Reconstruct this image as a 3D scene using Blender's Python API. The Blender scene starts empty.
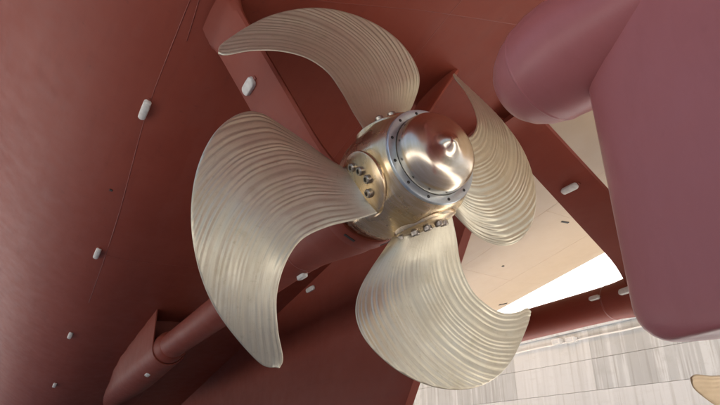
import bpy, bmesh, math, random
from mathutils import Vector, Matrix, noise
random.seed(7)
SC = bpy.context.scene
COL = SC.collection
R = math.radians

# ---------------------------------------------------------------- camera
# place coordinates: X to starboard, Y forward along the ship, Z up; port shaft on X = 0
AX = 4.38                                   # height of the shaft line above the dock floor
cam_d = bpy.data.cameras.new('camera')
cam = bpy.data.objects.new('camera', cam_d); COL.objects.link(cam)
cam.location = (-3.162, -4.791, AX - 2.880)
cam.rotation_euler = (R(90 + 24.29), 0, R(-28.82))
cam.rotation_euler = (R(90 + 24.29), 0, R(-28.82))
cam_d.sensor_width = 36.0
cam_d.lens = 570.0 / 720.0 * 36.0
cam_d.clip_start = 0.05; cam_d.clip_end = 1000
SC.camera = cam

# ---------------------------------------------------------------- world and sun
SUN_DIR = Vector((1.0, 0.5, 0)).normalized()
SUN_EL = R(55)
w = bpy.data.worlds.new('World'); SC.world = w; w.use_nodes = True
nt = w.node_tree; nt.nodes.clear()
wo = nt.nodes.new('ShaderNodeOutputWorld'); bg = nt.nodes.new('ShaderNodeBackground')
sk = nt.nodes.new('ShaderNodeTexSky'); sk.sky_type = 'NISHITA'; sk.sun_disc = False
sk.sun_elevation = SUN_EL; sk.sun_rotation = math.atan2(SUN_DIR.x, SUN_DIR.y)
sk.air_density = 1.0; sk.dust_density = 10.0; sk.ozone_density = 0.3
bg.inputs['Strength'].default_value = 0.10
nt.links.new(sk.outputs[0], bg.inputs[0]); nt.links.new(bg.outputs[0], wo.inputs[0])
sd = bpy.data.lights.new('sun', 'SUN'); sd.energy = 5.0; sd.angle = R(0.5); sd.color = (1.0, 0.975, 0.95)
sun = bpy.data.objects.new('sun', sd); COL.objects.link(sun)
to_sun = Vector((SUN_DIR.x * math.cos(SUN_EL), SUN_DIR.y * math.cos(SUN_EL), math.sin(SUN_EL)))
sun.rotation_euler = to_sun.to_track_quat('Z', 'Y').to_euler()
SC.view_settings.view_transform = 'Standard'; SC.view_settings.look = 'None'
SC.view_settings.exposure = 1.85; SC.view_settings.gamma = 1.0
SC.view_settings.use_curve_mapping = False

# ---------------------------------------------------------------- materials
def mat(name, color, rough=0.5, metal=0.0, var=None, bump=None, coat=0.0, rvar=0.0, spec=None, aniso=0.0):
    """var = (scale vector, amount, second colour); bump = (scale vector, distance)"""
    m = bpy.data.materials.new(name); m.use_nodes = True
    n = m.node_tree; b = n.nodes['Principled BSDF']
    if spec is not None: b.inputs['Specular IOR Level'].default_value = spec
    if aniso:
        b.inputs['Anisotropic'].default_value = aniso; tg = n.nodes.new('ShaderNodeTangent'); tg.direction_type = 'RADIAL'; tg.axis = 'Y'
        n.links.new(tg.outputs[0], b.inputs['Tangent'])
    b.inputs['Base Color'].default_value = (*color, 1); b.inputs['Roughness'].default_value = rough
    b.inputs['Metallic'].default_value = metal; b.inputs['Coat Weight'].default_value = coat
    tc = n.nodes.new('ShaderNodeTexCoord')
    def noise_tex(scale, detail=6, src='Object', r=0.6):
        mp = n.nodes.new('ShaderNodeMapping'); mp.inputs['Scale'].default_value = scale
        t = n.nodes.new('ShaderNodeTexNoise'); t.inputs['Scale'].default_value = 1
        t.inputs['Detail'].default_value = detail; t.inputs['Roughness'].default_value = r
        n.links.new(tc.outputs[src], mp.inputs[0]); n.links.new(mp.outputs[0], t.inputs[0])
        return t
    if var:
        layers = var if isinstance(var, list) else [var]
        prev = None
        for scale, lo, hi, amt, c2 in layers:
            t = noise_tex(scale)
            mr = n.nodes.new('ShaderNodeMapRange'); mr.inputs[1].default_value = lo; mr.inputs[2].default_value = hi
            mr.inputs[4].default_value = amt
            n.links.new(t.outputs[0], mr.inputs[0])
            mx = n.nodes.new('ShaderNodeMix'); mx.data_type = 'RGBA'
            n.links.new(mr.outputs[0], mx.inputs[0])
            if prev is None: mx.inputs[6].default_value = (*color, 1)
            else: n.links.new(prev, mx.inputs[6])
            mx.inputs[7].default_value = (*c2, 1)
            prev = mx.outputs[2]
        n.links.new(prev, b.inputs['Base Color'])
    if rvar:
        t = noise_tex((3, 3, 3)); mr = n.nodes.new('ShaderNodeMapRange')
        mr.inputs[1].default_value = .3; mr.inputs[2].default_value = .7
        mr.inputs[3].default_value = rough - rvar; mr.inputs[4].default_value = rough + rvar
        n.links.new(t.outputs[0], mr.inputs[0]); n.links.new(mr.outputs[0], b.inputs['Roughness'])
    if bump:
        prev = None
        for scale, dist in (bump if isinstance(bump, list) else [bump]):
            t = noise_tex(scale, 4); bp = n.nodes.new('ShaderNodeBump')
            bp.inputs['Strength'].default_value = 1.0; bp.inputs['Distance'].default_value = dist
            n.links.new(t.outputs[0], bp.inputs['Height'])
            if prev: n.links.new(prev, bp.inputs['Normal'])
            prev = bp.outputs[0]
        n.links.new(prev, b.inputs['Normal'])
    return m

RED = (0.185, 0.034, 0.018)
M = {}
M['hull'] = mat('red_antifouling', RED, 0.56,
    var=[((.45, .3, .45), .42, .58, .5, (.215, .047, .027)), ((2.2, .5, 2.2), .54, .60, .22, (.21, .056, .038)), ((5, .6, 5), .52, .8, .35, (.135, .023, .013)),
         ((40, 40, 40), .6, .8, .25, (.21, .060, .042)), ((9, 9, 9), .64, .72, .35, (.09, .024, .017))],
    bump=[((.8, .5, .8), .0012), ((70, 70, 70), .0003)], rvar=.05, spec=.24)
M['rudder'] = mat('red_rudder_paint', (0.34, 0.107, 0.104), 0.38,
    var=[((1.2, 1.2, .6), .40, .62, .5, (.37, .125, .125)), ((3, 3, 1.2), .55, .60, .2, (.30, .09, .085)), ((14, 14, 3), .55, .8, .25, (.30, .09, .082)),
         ((50, 50, 50), .62, .8, .25, (.44, .18, .17)), ((7, 7, 7), .66, .78, .15, (.20, .06, .05))],
    bump=[((1.5, 1.5, 1.5), .006), ((20, 20, 20), .0007), ((80, 80, 80), .0005)], rvar=.08, spec=.4)
M['hull_bounce'] = mat('pale_salmon_bounce', (0.43, 0.315, 0.205), 0.42,  # light bounced onto the starboard bottom, put into the hull colour
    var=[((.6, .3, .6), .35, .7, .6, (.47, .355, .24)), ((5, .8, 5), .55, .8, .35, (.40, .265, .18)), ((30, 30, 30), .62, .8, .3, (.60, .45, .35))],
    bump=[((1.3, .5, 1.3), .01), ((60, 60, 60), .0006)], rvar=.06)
M['seam'] = mat('painted_weld', (0.195, 0.038, 0.022), 0.45)
M['blade'] = mat('ground_bronze', (0.60, 0.54, 0.41), 0.36, 0.78,
    var=[((1.5, 1.5, 1.5), .35, .65, .6, (.50, .43, .30)), ((7, 7, 7), .5, .75, .35, (.60, .575, .48)), ((25, 25, 25), .58, .75, .5, (.38, .33, .22)), ((4, 4, 4), .6, .7, .35, (.42, .36, .23))],
    bump=[((120, 120, 120), .0005), ((14, 14, 14), .0012)], rvar=.07)
def brushed(m):
    """fine grinding streaks that run along the blade ripples (UV: across, along)"""
    n = m.node_tree; b = n.nodes['Principled BSDF']
    uv = n.nodes.new('ShaderNodeUVMap'); uv.uv_map = 'flow'
    mp = n.nodes.new('ShaderNodeMapping'); mp.inputs['Scale'].default_value = (70, 3.0, 1)
    t = n.nodes.new('ShaderNodeTexNoise'); t.inputs['Scale'].default_value = 1; t.inputs['Detail'].default_value = 5
    n.links.new(uv.outputs[0], mp.inputs[0]); n.links.new(mp.outputs[0], t.inputs[0])
    bp = n.nodes.new('ShaderNodeBump'); bp.inputs['Distance'].default_value = .0009; bp.inputs['Strength'].default_value = 1
    n.links.new(t.outputs[0], bp.inputs['Height']); n.links.new(b.inputs['Normal'].links[0].from_socket, bp.inputs['Normal'])
    n.links.new(bp.outputs[0], b.inputs['Normal'])
    mr = n.nodes.new('ShaderNodeMapRange'); mr.inputs[1].default_value = .45; mr.inputs[2].default_value = .75; mr.inputs[4].default_value = .5
    n.links.new(t.outputs[0], mr.inputs[0])
    mx = n.nodes.new('ShaderNodeMix'); mx.data_type = 'RGBA'; mx.inputs[7].default_value = (.42, .35, .25, 1)
    n.links.new(mr.outputs[0], mx.inputs[0]); n.links.new(b.inputs['Base Color'].links[0].from_socket, mx.inputs[6])
    n.links.new(mx.outputs[2], b.inputs['Base Color'])
brushed(M['blade'])
M['polished'] = mat('polished_bronze', (0.62, 0.48, 0.30), 0.26, 1.0,
    var=[((2, 2, 2), .35, .65, .6, (.58, .41, .22)), ((6, 40, 6), .45, .7, .5, (.78, .67, .54))],
    bump=[((3, 160, 3), .0002), ((5, 5, 5), .0006)], rvar=.08, aniso=.35)
M['cap'] = mat('turned_bronze_cap', (0.68, 0.57, 0.45), 0.20, 1.0,
    var=[((3, 3, 3), .35, .65, .6, (.60, .51, .36)), ((4, 60, 4), .45, .7, .5, (.80, .72, .63))],
    bump=[((2, 220, 2), .0002), ((4, 4, 4), .0006)], rvar=.07, aniso=.5)
M['steel'] = mat('cap_ring_steel', (0.46, 0.52, 0.56), 0.30, 0.8, var=((20, 20, 20), .4, .7, .5, (.62, .65, .70)), bump=((50, 50, 50), .0006))
M['dull'] = mat('dull_bronze', (0.40, 0.30, 0.19), 0.45, 0.6, var=((4, 4, 4), .4, .7, .6, (.30, .22, .13)), bump=((60, 60, 60), .0008))
M['dark'] = mat('dark_recess', (0.02, 0.016, 0.014), 0.6)
M['bolt'] = mat('bolt_metal', (0.42, 0.38, 0.33), 0.3, 1.0, var=((30, 30, 30), .4, .6, .7, (.25, .21, .17)))
M['anode'] = mat('zinc_anode', (0.62, 0.60, 0.55), 0.55, 0.1, var=((15, 15, 15), .4, .7, .5, (.45, .40, .35)), bump=((40, 40, 40), .003))
M['concrete'] = mat('dock_concrete', (0.45, 0.475, 0.495), 0.85,
    var=[((.9, .9, .12), .42, .62, .6, (.36, .375, .385)), ((2.2, 2.2, .09), .52, .60, .7, (.60, .635, .66)), ((6, 6, .22), .52, .62, .6, (.31, .315, .315)), ((1.1, 1.1, 1.6), .52, .66, .4, (.37, .385, .39)), ((9, 9, 9), .6, .75, .5, (.40, .39, .37))],
    bump=[((2, 2, 2), .02), ((25, 25, 25), .004)])
M['concrete_pale'] = mat('limewashed_concrete', (0.56, 0.585, 0.61), 0.85,
    var=[((2.5, 2.5, .12), .5, .7, .6, (.48, .50, .52)), ((6, 6, .22), .54, .64, .5, (.41, .42, .42)), ((1.5, 1.5, .1), .55, .6, .4, (.64, .67, .70)), ((1, 1, 5), .55, .7, .4, (.47, .49, .50)), ((9, 9, 9), .6, .75, .5, (.50, .49, .47))],
    bump=[((2, 2, 2), .02), ((25, 25, 25), .004)])
M['floor'] = mat('dock_floor_concrete', (0.45, 0.465, 0.475), 0.8,
    var=[((.3, .3, .3), .4, .65, .6, (.38, .375, .365)), ((2, 2, 2), .55, .75, .5, (.30, .29, .275))], bump=((8, 8, 8), .01))
M['white'] = mat('white_painted_steel', (0.75, 0.75, 0.73), 0.5, bump=((8, 8, 8), .002))

# ---------------------------------------------------------------- helpers
def link(name, verts, faces, m, parent=None, loc=None, smooth=True, sharp=None):
    me = bpy.data.meshes.new(name); me.from_pydata([tuple(v) for v in verts], [], faces)
    bm = bmesh.new(); bm.from_mesh(me); bmesh.ops.recalc_face_normals(bm, faces=bm.faces[:])
    bm.to_mesh(me); bm.free()
    me.materials.append(m)
    if smooth: me.shade_smooth()
    if sharp is not None: me.set_sharp_from_angle(angle=R(sharp))
    o = bpy.data.objects.new(name, me); COL.objects.link(o)
    if parent: o.parent = parent
    if loc is not None: o.location = loc
    return o
def tag(o, label=None, cat=None, group=None, kind=None):
    if label: o['label'] = label
    if cat: o['category'] = cat
    if group: o['group'] = group
    if kind: o['kind'] = kind
    return o
def empty(name, loc, label, cat, group=None):
    o = bpy.data.objects.new(name, None); COL.objects.link(o); o.location = loc
    o.empty_display_size = .2
    return tag(o, label, cat, group)
def lathe_y(profile, n=96, closed_ends=True, flip=1):
    """profile of (t aft, r): revolved round the shaft line (Y axis, aft = -Y)"""
    V, F = [], []
    for t, r in profile:
        for i in range(n):
            a = 2 * math.pi * i / n
            V.append((r * math.sin(a), -t, r * math.cos(a)))
    for j in range(len(profile) - 1):
        for i in range(n):
            k = (i + 1) % n
            F.append((j * n + i, j * n + k, (j + 1) * n + k, (j + 1) * n + i))
    if closed_ends:
        F.append(tuple(range(n))); F.append(tuple(range((len(profile) - 1) * n, len(profile) * n)))
    return V, F
def loft(rings, caps=True):
    n = len(rings[0]); V = [v for r in rings for v in r]; F = []
    for j in range(len(rings) - 1):
        for i in range(n):
            k = (i + 1) % n
            F.append((j * n + i, j * n + k, (j + 1) * n + k, (j + 1) * n + i))
    if caps: F.append(tuple(range(n))); F.append(tuple(range((len(rings) - 1) * n, len(rings) * n)))
    return V, F
def spline(c, x):
    """Catmull-Rom through the points c, x in 0..len-1"""
    n = len(c); g = lambda i: c[i] if 0 <= i < n else (2 * c[0] - c[1] if i < 0 else 2 * c[-1] - c[-2])
    i = min(int(x), n - 2); w = x - i
    p0, p1, p2, p3 = g(i - 1), g(i), g(i + 1), g(i + 2)
    return .5 * ((2 * p1) + (p2 - p0) * w + (2 * p0 - 5 * p1 + 4 * p2 - p3) * w * w + (3 * p1 - p0 - 3 * p2 + p3) * w ** 3)
def frame_at(p, normal, along):
    z = Vector(normal).normalized(); x = Vector(along); x = (x - x.dot(z) * z).normalized(); y = z.cross(x)
    m = Matrix((x, y, z)).transposed().to_4x4(); m.translation = Vector(p); return m
def smoothstep(a, b, x):
    x = min(1, max(0, (x - a) / (b - a))); return x * x * (3 - 2 * x)

# ---------------------------------------------------------------- dock: floor and starboard wall
g = 0
V = [(-90, -120, 0), (90, -120, 0), (90, 160, 0), (-90, 160, 0)]
tag(link('dock_floor', V, [(0, 1, 2, 3)], M['floor'], smooth=False), kind='structure')

def box(x0, x1, y0, y1, z0, z1, bev=0.0):
    bm = bmesh.new(); bmesh.ops.create_cube(bm, size=1)
    for v in bm.verts:
        v.co = Vector(((x0 + x1) / 2 + v.co.x * (x1 - x0), (y0 + y1) / 2 + v.co.y * (y1 - y0), (z0 + z1) / 2 + v.co.z * (z1 - z0)))
    if bev: bmesh.ops.bevel(bm, geom=bm.edges[:], offset=bev, segments=2, affect='EDGES', profile=.6)
    vs = [v.co.copy() for v in bm.verts]; bm.verts.index_update()
    fs = [tuple(v.index for v in f.verts) for f in bm.faces]; bm.free()
    return vs, fs
CW = AX - 2.88                              # eye height
WX = 19.5
WK = (WX + 3.162) / 17.162
wall = empty('dock_wall', (WX, 10, 0), 'long pale concrete wall of the dry dock streaked with vertical stains, beyond the red hull', 'dock wall')
JY = [-22, -2, 9.4, 13.3, 24, 36, 48, 62, 80]
courses = [(0.0, CW + 2.2 * WK, 0.0), (CW + 2.2 * WK, CW + 3.26 * WK, .02), (CW + 3.26 * WK, CW + 4.3 * WK, .05)]
JY = [-4.79 + (y + 4.79) * WK for y in JY]
for a, b_ in zip(JY[:-1], JY[1:]):
    for z0, z1, inset in courses:
        pale = (z0 == 0 and True) or (a > 12 and a < 15) or a > 20
        v, f = box(WX + inset, WX + 1.5, a + .0015, b_ - .0015, z0 + (.008 if z0 else 0), z1 - .008, .008)
        jx = random.uniform(-.005, .005)
        v = [Vector((p.x - WX + jx, p.y - 10, p.z)) for p in v]
        o = link('concrete_block', v, f, M['concrete_pale' if pale else 'concrete'], wall, smooth=False)
v, f = box(-.10, 1.5, -32, 70, CW + 4.3 * WK, CW + 4.3 * WK + .14, .02)
link('coping', v, f, M['concrete_pale'], wall, smooth=False)

# ---------------------------------------------------------------- ship hull
CL = 3.35                                   # centre line of the ship
def hull_h(x, y):
    t = -y; d = abs(x - CL)
    base = 2.5 + .15 * (t + 1.4) if t < 0 else 2.71 + .08 * t
    h = base + .05 * (5.25 - math.sqrt(d * d + .3))
    h = -2.5 + .5 * ((h + 2.5) + math.sqrt((h + 2.5) ** 2 + .15))
    if d > 4.9: h += .15 * (d - 4.9) ** 2
    return h
ship = empty('ship_hull', (CL, 0, AX), 'dark red painted steel hull bottom overhead, filling the left and top behind the bronze propeller', 'ship')
def S(x, y, z): return Vector((x - CL, y, z))          # shaft-line coordinates -> ship empty
xs = [CL + d for d in [-8.5, -8.25, -8, -7.5, -7, -6.5, -6.1, -5.8, -5.5, -5.2, -4.9, -4.6, -4.2, -3.6, -3, -2.4, -1.8, -1.2, -.6, 0]]
xs = xs + [2 * CL - x for x in xs[-2::-1]]
ys = [-12, -10, -8, -6, -4, -3, -2, -1, 0, 1, 2, 3, 4, 5, 6, 7, 8, 10, 12, 14, 16, 18, 20, 23, 26, 29, 32, 36, 40, 45, 50, 60, 70, 80]
V, F = [], []
for y in ys:
    V.append(S(xs[0] + .0, y, hull_h(xs[0], y) + 9))
    for x in xs: V.append(S(x, y, hull_h(x, y)))
    V.append(S(xs[-1], y, hull_h(xs[-1], y) + 9))
n = len(xs) + 2
for j in range(len(ys) - 1):
    for i in range(n - 1): F.append((j * n + i, j * n + i + 1, (j + 1) * n + i + 1, (j + 1) * n + i))
    F.append((j * n + n - 1, j * n, (j + 1) * n, (j + 1) * n + n - 1))
F.append(tuple(range(n))); F.append(tuple(range((len(ys) - 1) * n, len(ys) * n)))
shell = link('hull_shell', V, F, M['hull'], ship, sharp=50)
shell.data.materials.append(M['hull_bounce'])
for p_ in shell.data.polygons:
    if p_.center.x > 0: p_.material_index = 1  # starboard half takes the colour with bounced light painted in
# raised weld seams that follow the shell
def seam(pts, width=.010, rise=.002, m='seam'):
    rings = []
    for i, (x, y) in enumerate(pts):
        p = S(x, y, hull_h(x, y)); a = pts[max(i - 1, 0)]; b = pts[min(i + 1, len(pts) - 1)]
        dv = (S(b[0], b[1], hull_h(*b)) - S(a[0], a[1], hull_h(*a))).normalized()
        up = Vector((0, 0, 1)); sd_ = dv.cross(up).normalized() * width * (1 + .2 * math.sin(i * 2.3))
        rings.append([p + sd_ + up * .01, p + sd_ * .5 - up * rise, p - sd_ * .5 - up * rise, p - sd_ + up * .01])
    v, f = loft(rings); return link('weld_seam', v, f, M[m], ship)
seam([(-2.35, -1), (-2.355, .3), (-2.36, 1.28), (-2.39, 2.14), (-2.42, 3.1), (-2.42, 3.9), (-2.39, 4.78), (-2.35, 5.8), (-2.31, 6.9), (-2.29, 8), (-2.28, 9.5), (-2.28, 12)])
seam([(-2.27, -.5), (-2.262, .4), (-2.258, 1.2), (-2.24, 1.6), (-2.228, 1.95)], .008, .002)
seam([(-1.6, .76), (-.566, .484), (.515, .163), (1.727, -.115), (3.0, -.4)])
for x0 in (0.95, 6.3, 8.05):
    seam([(x0, y) for y in range(-10, 60, 1)], m='hull_bounce' if x0 > 4 else 'seam')
for y0, xa, xb in ((9.0, -2.5, .9), (3.6, 6.3, 8.9), (6.8, 4.2, 9.2), (10.4, 6.3, 9), (-.4, 6.3, 8.9), (1.6, 8.05, 10)):
    seam([(xa + (xb - xa) * i / 14, y0) for i in range(15)], .010, .0025, 'hull_bounce' if xa > 4 else 'seam')

# skeg on the centre line
sk_poly = [(1.43, 2.93), (5.0, -1.83), (5.6, -2.62), (60, -2.62), (60, -1.5)]
rings = []
HT = .25
def skeg_ring(y, zb):
    zt = hull_h(CL - .3, y) + .25; R_ = []
    H = zt - zb; prof = []
    for q in range(9):
        z = zb + H * q / 8; hw = HT * min(1, .35 + (z - zb) * 2.0)
        if zt - .25 - z < .5: hw += .3 * max(0, (.5 - (zt - .25 - z))) ** 1.5
        prof.append((hw, z))
    return [S(CL - a, y, z) for a, z in prof] + [S(CL + a, y, z) for a, z in prof[::-1]]
for y in [1.25, 1.43, 1.8, 2.2, 2.8, 3.4, 4.0, 4.6, 5.0, 5.3, 5.6, 6.2, 8, 10, 12, 15, 18, 22, 26, 30, 40, 60]:
    zb = 2.93 + (y - 1.43) * (-1.83 - 2.93) / (5.0 - 1.43)
    rings.append(skeg_ring(y, max(zb, -2.62)))
v, f = loft(rings); skeg = link('skeg', v, f, M['hull'], ship, sharp=35)

# ---------------------------------------------------------------- shaft tube, bossing, bracket (each side of the ship)
def tube_profile():
    return [(-0.80, .40), (-0.80, .50), (-0.83, .515), (-1.05, .515), (-1.3, .505), (-1.6, .465), (-2.0, .405), (-2.4, .36), (-2.65, .345),
            (-3.2, .34), (-6.5, .34), (-9.5, .345), (-12.6, .35)]
def arm(parent, ox, sx, foot, top, y0, chord, th, label=None, fk=1.0):
    """lens-section arm from the barrel to the hull; foot/top = (x, z) from the shaft line"""
    fx, fz = foot; tx, tz = top
    dv = Vector((tx - fx, 0, tz - fz)); L = dv.length; dv.normalize(); nrm = Vector((dv.z, 0, -dv.x))
    rings = []; N = 20
    for q in range(27):
        s = q / 26
        dist_top = (1 - s) * L; flare = max(0, 1 - dist_top / .38) ** 2.2; fb = max(0, 1 - s * L / .75) ** 2
        c = chord * (1 + .05 * (1 - s)) + .34 * fk * flare + .25 * fb; t_ = th + .26 * fk * flare + .16 * fb
        ctr = Vector((fx, y0, fz)) + dv * (s * L)
        ring = []
        for i in range(N):
            a = 2 * math.pi * i / N; u_ = math.cos(a); w_ = math.copysign(abs(math.sin(a)) ** .55, math.sin(a))
            ring.append(Vector((sx * (ctr.x + nrm.x * w_ * t_ / 2), ctr.y + u_ * c / 2, ctr.z + nrm.z * w_ * t_ / 2)))
        rings.append(ring)
    v, f = loft(rings)
    o = link('bracket_arm', v, f, M['hull'], parent, sharp=45)
    if label: o['label'] = label
    return o
def anode(parent, mtx, L=.34, W=.125, H=.055):
    ring = []; rings = []
    for z, k in ((-.01, 1), (H * .55, 1), (H * .85, .93), (H, .78)):
        r = []
        for i in range(20):
            a = 2 * math.pi * i / 20; cx = math.copysign((L - W) / 2, math.cos(a)) if abs(math.cos(a)) > 1e-6 else 0
            r.append(Vector((cx * 1.0 + math.cos(a) * W / 2 * k, math.sin(a) * W / 2 * k, z)))
        rings.append(r)
    v, f = loft(rings)
    v2 = [mtx @ p for p in v]
    o = link('anode', v2, f, M['anode'], parent, sharp=50)
    v, f = box(-L / 2 - .045, L / 2 + .045, -W * .16, W * .16, -.004, .010, .003)
    link('fixing_strap', [mtx @ p for p in v], f, M['seam'], o, smooth=False)
    return o

brackets = []
for sx, ox in ((1, 0.0), (-1, 2 * CL)):
    side = 'port' if sx == 1 else 'starboard'
    lab = ('red propeller shaft tube with bearing barrel and strut arms, directly behind the large bronze hub' if sx == 1 else
           'distant dark red shaft tube and wide strut arm, partly behind the mauve rudder')
    br = empty('shaft_bracket', (ox, 1.4, AX), lab, 'shaft bracket', 'shaft tubes with their strut brackets under the hull')
    brackets.append(br)
    v, f = lathe_y(tube_profile(), 72)
    link('shaft_tube', [Vector((a, b - 1.4, c)) for a, b, c in v], f, M['hull'], br, sharp=40)
    v, f = lathe_y([(-.70, .46), (-.70, .525), (-.72, .54), (-.96, .54), (-.98, .525), (-.98, .46)], 72, False)
    link('rope_guard', [Vector((a, b - 1.4, c)) for a, b, c in v], f, M['hull'], br, sharp=40)
    for a in (R(205), R(150), R(260), R(20), R(80)):      # slots in the rope guard
        m4 = frame_at((math.sin(a) * .541, -.6 , math.cos(a) * .541), (math.sin(a), 0, math.cos(a)), (math.cos(a), 0, -math.sin(a)))
        v, f = box(-.075, .075, -.022, .022, -.004, .004, .003)
        link('guard_slot', [m4 @ p for p in v], f, M['dark'], br, smooth=False)
    v, f = lathe_y([(-2.60, .340), (-2.60, .352), (-2.64, .352), (-2.64, .340)], 64, False)
    link('weld_ring', [Vector((a, b - 1.4, c)) for a, b, c in v], f, M['seam'], br)
    if sx == 1:
        a_out = arm(br, ox, 1, (-.30, .30), (-1.93, 2.62), 0.0, .95, .15)
        a_in = arm(br, ox, 1, (.25, .35), (1.80, 2.86), 0.0, .95, .13, None, .25)
    else:
        a_out = arm(br, ox, -1, (-.30, .30), (-1.93, 2.62), 0.0, .95, .15)
        a_in = arm(br, ox, -1, (.30, .20), (3.45, 2.62), 0.0, .95, .15)
    # bossing: the tube enters the hull
    bs = empty('x', (0, 0, 0), None, None) if False else None
    rings = []
    ysb = [12.05, 12.3, 13, 14, 15.2, 16.5, 18, 19.5, 21, 22.5, 24]
    for i, y in enumerate(ysb):
        top = hull_h(ox, y) + .4
        rr = .47 + .16 * min(1, (y - 12) / 5) - .012 * max(0, y - 18)
        cz = -.02 - .02 * (y - 12); hw = rr
        ring = []
        for q in range(13):
            a = math.pi * q / 12
            ring.append(Vector((-hw * math.cos(a), y - 1.4, cz - rr * math.sin(a))))
        ring.append(Vector((hw + .06, y - 1.4, max(top, cz + .05)))); ring.append(Vector((-hw - .06 - .22 * min(1, (y - 12) / 5), y - 1.4, max(top, cz + .05))))
        rings.append(ring)
    # aft face raked back towards the hull
    for k in (13, 14): rings[0][k] = rings[0][k] + Vector((0, -.15, 0))
    c_in = sum(rings[0], Vector()) / len(rings[0])
    inner = [c_in + (p - c_in) * .94 for p in rings[0]]; deep = [p + Vector((0, .9, 0)) for p in inner]
    v, f = loft([deep, inner] + rings); link('shaft_bossing', v, f, M['hull'], br, sharp=35)
    v, f = lathe_y([(-11.55, .345), (-11.6, .375), (-11.8, .42), (-12.1, .45)], 48, False)
    link('bossing_collar', [Vector((a, b - 1.4, c)) for a, b, c in v], f, M['hull'], br, sharp=40)

# ---------------------------------------------------------------- anodes
def arm_anode(br, sx, foot, top, s, y0, side=-1, ang=0):
    fx, fz = foot; tx, tz = top; dv = Vector((tx - fx, 0, tz - fz)); p = Vector((fx, y0, fz)) + dv * s; dv.normalize()
    nrm = Vector((-dv.z, 0, dv.x)) * 1.0
    if nrm.z > 0: nrm = -nrm
    nrm = nrm if side < 0 else -nrm
    p = p + nrm * .074; along = Matrix.Rotation(ang, 3, nrm) @ dv
    M3 = frame_at((sx * p.x, p.y, p.z), (sx * nrm.x, nrm.y, nrm.z), (sx * along.x, along.y, along.z))
    anode(br, M3)
ANODES_HULL = [(-2.46, 3.65), (-2.46, 9.0), (-2.46, 14.8), (-2.43, 20.6), (-2.43, 27)]
for x, y in ANODES_HULL:
    e = .05; nx = -(hull_h(x + e, y) - hull_h(x - e, y)) / (2 * e); ny = -(hull_h(x, y + e) - hull_h(x, y - e)) / (2 * e)
    nrm = -Vector((nx, ny, 1)).normalized()
    anode(ship, frame_at(S(x, y, hull_h(x, y)), nrm, (0, 1, 0)), .46, .125, .07)

def surf_anode(parent, p, nrm, L, W=.12, H=.055, along=(0, 1, 0)):
    p = Vector(p) - parent.location
    return anode(parent, frame_at(p, nrm, along), L, W, H)
surf_anode(brackets[0], (-1.391, 1.512, 6.106), (-.818, .014, -.575), .36, .15)
surf_anode(brackets[0], (.073, 2.908, 4.046), (.216, .009, -.976), .26, .10)
surf_anode(brackets[0], (-.182, 13.9, 3.859), (-.382, -.035, -.923), .40, .14)
surf_anode(ship, (3.028, 9.259, 5.788), (-.955, -.042, -.294), .46, .13)
surf_anode(brackets[1], (4.536, 1.429, 5.918), (-.609, .014, -.793), .36, .125)
surf_anode(brackets[1], (6.352, 2.74, 4.45), (-.98, .009, .06), .25, .09)
surf_anode(brackets[1], (6.282, 1.95, 4.402), (-.988, .148, .043), .36, .12)
def hull_spot(name, x, y, L, W, ang):
    e = .05; nx = -(hull_h(x + e, y) - hull_h(x - e, y)) / (2 * e); ny = -(hull_h(x, y + e) - hull_h(x, y - e)) / (2 * e)
    m4 = frame_at(S(x, y, hull_h(x, y)), -Vector((nx, ny, 1)), (math.cos(ang), math.sin(ang), 0))
    v, f = box(-L / 2, L / 2, -W / 2, W / 2, -.02, .012, .006)
    link(name, [m4 @ p for p in v], f, M['dark'], ship, smooth=False)
hull_spot('drain_slot', 9.242, 8.458, .30, .08, R(-8))
hull_spot('drain_slot', 7.064, 3.773, .20, .06, R(-10))
hull_spot('drain_plug', 7.254, 6.183, .06, .06, 0)
hull_spot('drain_plug', -2.582, 6.306, .06, .06, 0)
hull_spot('drain_plug', 6.6, 4.9, .05, .05, 0)

# ---------------------------------------------------------------- fittings on the dock wall
for y, z, lb in ((15.68, 6.86, 'small white box fixed under the coping of the dock wall, left one of two'), (14.80, 6.80, 'small white box fixed under the coping of the dock wall, right one of two')):
    bx_ = empty('junction_box', (WX, y, z), lb, 'junction box', 'boxes on the dock wall')
    v, f = box(-.30, .04, -.24, .24, -.13, .13, .02); link('housing', v, f, M['white'], bx_, smooth=False)
    v, f = box(-.32, -.298, -.20, .20, -.09, .09, .008); link('cover', v, f, M['concrete_pale'], bx_, smooth=False)
rings = []
for i in range(30):
    y = 9 + i * 1.0 - 10; z = CW + 4.3 * WK - .42 + .015 * math.sin(i * 1.7)
    rings.append([Vector((-.10 + .035 * math.cos(a), y, z + .035 * math.sin(a))) for a in [2 * math.pi * q / 8 for q in range(8)]])
v, f = loft(rings); link('pipe', v, f, M['white'], wall)

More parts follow.
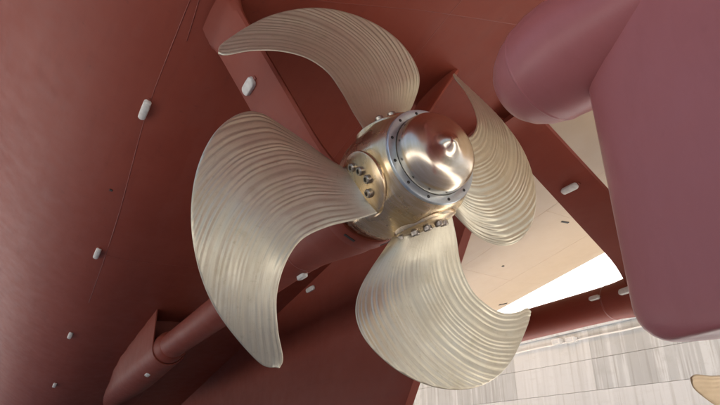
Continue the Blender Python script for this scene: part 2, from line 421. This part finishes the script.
# ---------------------------------------------------------------- rudders
def rudder(ox, label, group):
    rd = empty('rudder', (ox, -3.4, AX - 2.3), label, 'rudder', group)
    off = Vector((0, 3.4, 2.3))
    LE, CH = 2.56, 3.3; zb = -2.27; rc = .25
    def sec(x):                 # half thickness along the chord, 0..1
        return .5 * .40 * (2.969 * math.sqrt(max(x, 0)) - 1.26 * x - 3.516 * x * x + 2.843 * x ** 3 - 1.036 * x ** 4) * .98 + .004
    rings = []
    zl = [zb, zb + .006, zb + .02, zb + .05, zb + .1, zb + .15, zb + .20, zb + .25, zb + .34, -1.5, -1, -.6, -.3, 0, .5, 1, 1.6, 2.2, 3.2]
    for z in zl:
        le = LE
        if z < zb + rc: le = LE + rc - math.sqrt(max(0, rc * rc - (zb + rc - z) ** 2))
        c = LE + CH - le; shr = 1.0
        k = 1
        pts = [(1 - math.cos(math.pi * i / 28)) / 2 for i in range(29)]
        ring = []
        def half(x):
            X = (le + c * x - LE) / CH       # thickness from the full section, rounded nose at the cut corner
            return min(sec(X), sec(x) * 1.0) * k
        for x in pts: ring.append(Vector((-half(x), -(le + c * x), z)) + off)
        for x in pts[-2:0:-1]: ring.append(Vector((half(x), -(le + c * x), z)) + off)
        rings.append(ring)
    v, f = loft(rings); link('rudder_blade', v, f, M['rudder'], rd, sharp=40)
    prof = [(1.77, .005), (1.775, .07), (1.79, .14), (1.82, .21), (1.87, .28), (1.95, .345), (2.06, .40), (2.2, .44), (2.36, .46), (2.52, .455),
            (2.7, .42), (2.9, .355), (3.1, .275), (3.3, .20), (3.5, .15), (3.8, .12)]
    v, f = lathe_y(prof, 72); bulb = link('rudder_bulb', [Vector(p) + off for p in v], f, M['rudder'], rd)
    v, f = lathe_y([(2.18, .430), (2.19, .441), (2.205, .445), (2.22, .440)], 72, False); link('weld_ring', [Vector(p) + off for p in v], f, M['rudder'], bulb)
    return rd
rudder(0.0, 'large mauve red rudder blade with rounded nose bulb, filling the right side', 'rudders')

# ---------------------------------------------------------------- propellers
E1 = [(-1.807,-1.601,-0.363),(-1.699,-1.799,-0.403),(-1.155,-2.18,-0.306),(-0.555,-2.334,-0.18),(0.043,-2.261,-0.111),(0.531,-1.994,-0.097),(0.793,-1.585,-0.161),(0.653,-1.161,-0.253),(0.142,-0.608,-0.173)]
E2 = [(-1.807,-1.601,-0.363),(-1.719,-1.568,-0.324),(-1.458,-1.61,-0.245),(-1.154,-1.603,-0.171),(-0.878,-1.504,-0.091),(-0.663,-1.317,-0.046),(-0.553,-1.032,0.004),(-0.51,-0.727,0.088),(-0.447,-0.431,0.174)]
def loc(c):      # blade frame -> place axes about the hub
    y, z, x = c
    return Vector((.97715 * y + .21256 * z, -x, .21256 * y - .97715 * z))
E1 = [loc(c) for c in E1][::-1]; E2 = [loc(c) for c in E2][::-1]     # root first
def blade_mesh(mirror=False, NSs=190, NT=300):
    rows = []
    L = len(E1) - 1
    W = [(spline(E1, q / 40 * L) - spline(E2, q / 40 * L)).length for q in range(41)]
    def Wm(s):
        i = min(39, int(s * 40)); a = max(W[i:]); b = max(W[i + 1:]); return a + (b - a) * (s * 40 - i)
    def Ww(s):
        i = min(39, int(s * 40)); return W[i] + (W[i + 1] - W[i]) * (s * 40 - i)
    P, Q = [], []
    for j in range(NSs + 1):
        s = j / NSs; s = s * .990
        s = s + .0
        a, b = spline(E2, s * L), spline(E1, s * L); rows.append((s, a, b, Wm(s), Ww(s)))
    grid = [[None] * (NT + 1) for _ in rows]
    for j, (s, a, b, wm, ww) in enumerate(rows):
        for i in range(NT + 1):
            t = i / NT; grid[j][i] = a.lerp(b, t)
    def nrm(j, i):
        j0, j1 = max(j - 1, 0), min(j + 1, len(rows) - 1); i0, i1 = max(i - 1, 0), min(i + 1, NT)
        n_ = (grid[j1][i] - grid[j0][i]).cross(grid[j][i1] - grid[j][i0])
        if n_.length < 1e-9: return None
        return n_.normalized()
    V = []; F = []; NV = NT + 1
    face, back = [], []
    last = Vector((0, -1, 0))
    for j, (s, a, b, wm, ww) in enumerate(rows):
        T = .105 * (1 - s) ** 1.3 + .022 + .20 * math.exp(-s * 30) + .05 * math.exp(-s * 9)
        T = min(T, ww * .22 + .012 + .14 * math.exp(-s * 25))
        for i in range(NT + 1):
            t = i / NT; n_ = nrm(j, i) or last; last = n_
            if n_.y > 0: n_ = -n_                      # face side looks aft
            e = 1 - (2 * t - 1) ** 2
            edge = min(t, 1 - t) * ww
            rnd = math.sqrt(max(0, 1 - (1 - min(1, edge / .018)) ** 2))      # rounded edge
            half = (.007 * rnd) + T * .5 * e ** 1.1
            camber = -.045 * ww * e
            phi = t * wm + .006 * noise.noise(Vector((s * 5, t * 4, 0))) + .003 * noise.noise(Vector((s * 16, t * 13, 3)))
            u_ = phi / .060 + .35 * math.sin(phi * 13) + .15 * math.sin(phi * 31) ; fr = u_ - math.floor(u_)
            kk = math.floor(u_); amp = .0056 * (.75 + .5 * (((math.sin(kk * 12.9898) * 43758.5453) % 1)))
            fw = fr / .62 * .5 if fr < .62 else .5 + (fr - .62) / .38 * .5
            rid = amp * (.5 - .5 * math.cos(2 * math.pi * fw)) ** .8
            rid *= smoothstep(.06, .22, s) * smoothstep(0, .03, edge) * (.50 + .50 * smoothstep(.35, .95, t))
            p = grid[j][i] + n_ * camber
            face.append(p + n_ * (half + rid)); back.append(p - n_ * (half + rid * .6))
    V = face + back; nf = len(face)
    for j in range(len(rows) - 1):
        for i in range(NT):
            q = j * NV + i
            F.append((q, q + 1, q + NV + 1, q + NV)); F.append((nf + q, nf + q + NV, nf + q + NV + 1, nf + q + 1))
    for j in range(len(rows) - 1):
        q = j * NV; F.append((q, q + NV, nf + q + NV, nf + q))
        q = j * NV + NT; F.append((q, nf + q, nf + q + NV, q + NV))
    for i in range(NT):
        q = (len(rows) - 1) * NV + i; F.append((q, q + 1, nf + q + 1, nf + q))
        q = i; F.append((q, nf + q, nf + q + 1, q + 1))
    if mirror: V = [Vector((-p.x, p.y, p.z)) for p in V]
    uv = [(i / NT * r_[3], r_[0] * 2.6) for r_ in rows for i in range(NV)]
    return V, F, uv + uv

FPH = R(-102)
fl_dir = loc((math.cos(FPH), math.sin(FPH), 0)).normalized()         # outward through the blade foot
fl_tan = Vector((-fl_dir.z, 0, fl_dir.x)) ; AFT = Vector((0, -1, 0))
tan_img = loc((-math.sin(FPH), math.cos(FPH), 0)).normalized()
HUB_PH = math.atan2(fl_dir.x, fl_dir.z)
def flange_mesh(mirror=False, fx=.08):
    c0 = AFT * fx; rings = []
    for rho, r in ((.50, .36), (.588, .362), (.600, .357), (.608, .340), (.630, .265), (.646, .18), (.655, .08)):
        rings.append([c0 + fl_dir * rho + tan_img * (r * math.cos(a)) + AFT * (r * math.sin(a)) for a in [2 * math.pi * i / 64 for i in range(64)]])
    v, f = loft(rings)
    if mirror: v = [Vector((-p.x, p.y, p.z)) for p in v]
    return v, f
def bolt_mesh():
    prof = [(-.01, .048), (.036, .048), (.046, .040), (.047, .023), (.024, .021), (.024, .001)]
    V, F = [], []
    n_ = 16
    for h, r in prof:
        for i in range(n_):
            a = 2 * math.pi * i / n_; V.append(Vector((r * math.cos(a), r * math.sin(a), h)))
    for j in range(len(prof) - 1):
        for i in range(n_):
            k = (i + 1) % n_; F.append((j * n_ + i, j * n_ + k, (j + 1) * n_ + k, (j + 1) * n_ + i))
    F.append(tuple(range(5 * n_, 6 * n_)))
    return V, F
BOLTS = [(.20, .11), (.11, .22), (-.01, .28), (-.14, .21), (.24, -.09), (.10, -.15), (-.04, -.17), (-.18, -.12)]

def propeller(ox, mirror, phase, label, detail):
    pr = empty('propeller', (ox, 0, AX), label, 'propeller', 'twin bronze propellers of the ship')
    pr.rotation_euler = (0, phase, 0)
    hub = [(-.73, .30), (-.73, .49), (-.71, .50), (-.64, .50), (-.60, .505), (-.52, .55), (-.42, .585), (-.28, .605), (-.1, .612), (.1, .612), (.28, .605), (.40, .588), (.48, .572), (.54, .556), (.56, .54), (.56, .30)]
    v, f = lathe_y(hub, 160)
    v2 = []
    for x_, y_, z_ in v:                      # flats round the four blade feet
        th = math.atan2(x_, z_) - HUB_PH; 
        rr_ = math.hypot(x_, z_); cq = math.cos(((th + math.pi / 4) % (math.pi / 2)) - math.pi / 4)
        kq = 1 + (min(.965 / cq, 1.09 - .10 * (1 - cq)) - 1) * smoothstep(.55, .605, rr_)
        v2.append((x_ * kq, y_, z_ * kq))
    if mirror: v2 = [(-a_, b_, c_) for a_, b_, c_ in v2]
    link('hub_body', v2, f, M['polished'], pr, sharp=35)
    v, f = lathe_y([(.55, .44), (.55, .535), (.556, .54), (.592, .54), (.60, .534), (.602, .455), (.598, .447), (.57, .44)], 128, False)
    ring = link('cap_ring', v, f, M['steel'], pr, sharp=35)
    cap = [(.57, .40), (.585, .442), (.68, .440), (.735, .430), (.775, .412), (.808, .385), (.838, .345), (.860, .30), (.876, .25), (.888, .205), (.898, .165), (.912, .128), (.932, .097), (.952, .070), (.968, .048), (.977, .028), (.980, .001)]
    v, f = lathe_y(cap, 128); link('hub_cap', v, f, M['cap'], pr, sharp=60)
    if detail:
        bmv, bmf = lathe_y([(.600, .017), (.6045, .017), (.606, .014), (.606, .001)], 12)
        base = None
        for k in range(12):
            a = 2 * math.pi * (k + .3) / 12
            if base is None: base = link('ring_screw', bmv, bmf, M['dark'], ring)
            else:
                base = base.copy(); COL.objects.link(base)
            base.location = (.493 * math.sin(a), 0, .493 * math.cos(a))
    v, f, uv = blade_mesh(mirror, *((190, 300) if detail else (90, 120)))
    bl = link('blade', v, f, M['blade' if detail else 'dull'], pr)
    ul = bl.data.uv_layers.new(name='flow')
    idx = [0] * len(bl.data.loops); bl.data.loops.foreach_get('vertex_index', idx)
    ul.data.foreach_set('uv', [c_ for i_ in idx for c_ in uv[i_]])
    fl = link('blade_flange', *flange_mesh(mirror), M['polished'], bl, sharp=35)
    kids = [fl]
    if detail:
        b0 = None
        for tg, ax in BOLTS:
            p = AFT * (ax + .0) + tan_img * tg; rr = math.hypot(tg, ax - .08)
            p = p + fl_dir * (.667 - .058 * (rr / .37) ** 2 - .012)
            m4 = frame_at(p, fl_dir, tan_img)
            if b0 is None:
                v, f = bolt_mesh(); b0 = link('bolt', v, f, M['bolt'], bl, sharp=35); o = b0
            else: o = b0.copy(); COL.objects.link(o)
            o.matrix_local = m4; kids.append(o)
    for k in range(1, 4):
        c = bl.copy(); COL.objects.link(c); c.parent = pr; c.rotation_euler = (0, (-1 if not mirror else 1) * k * math.pi / 2, 0)
        for ch in kids:
            d = ch.copy(); COL.objects.link(d); d.parent = c
    return pr
propeller(0.0, False, 0.0, 'large four-bladed bronze propeller with rippled ground blades and shiny domed hub cap, in the centre', True)
propeller(2 * CL, True, R(71), 'second bronze propeller mostly hidden behind the rudder, only blade tips showing at lower right', False)
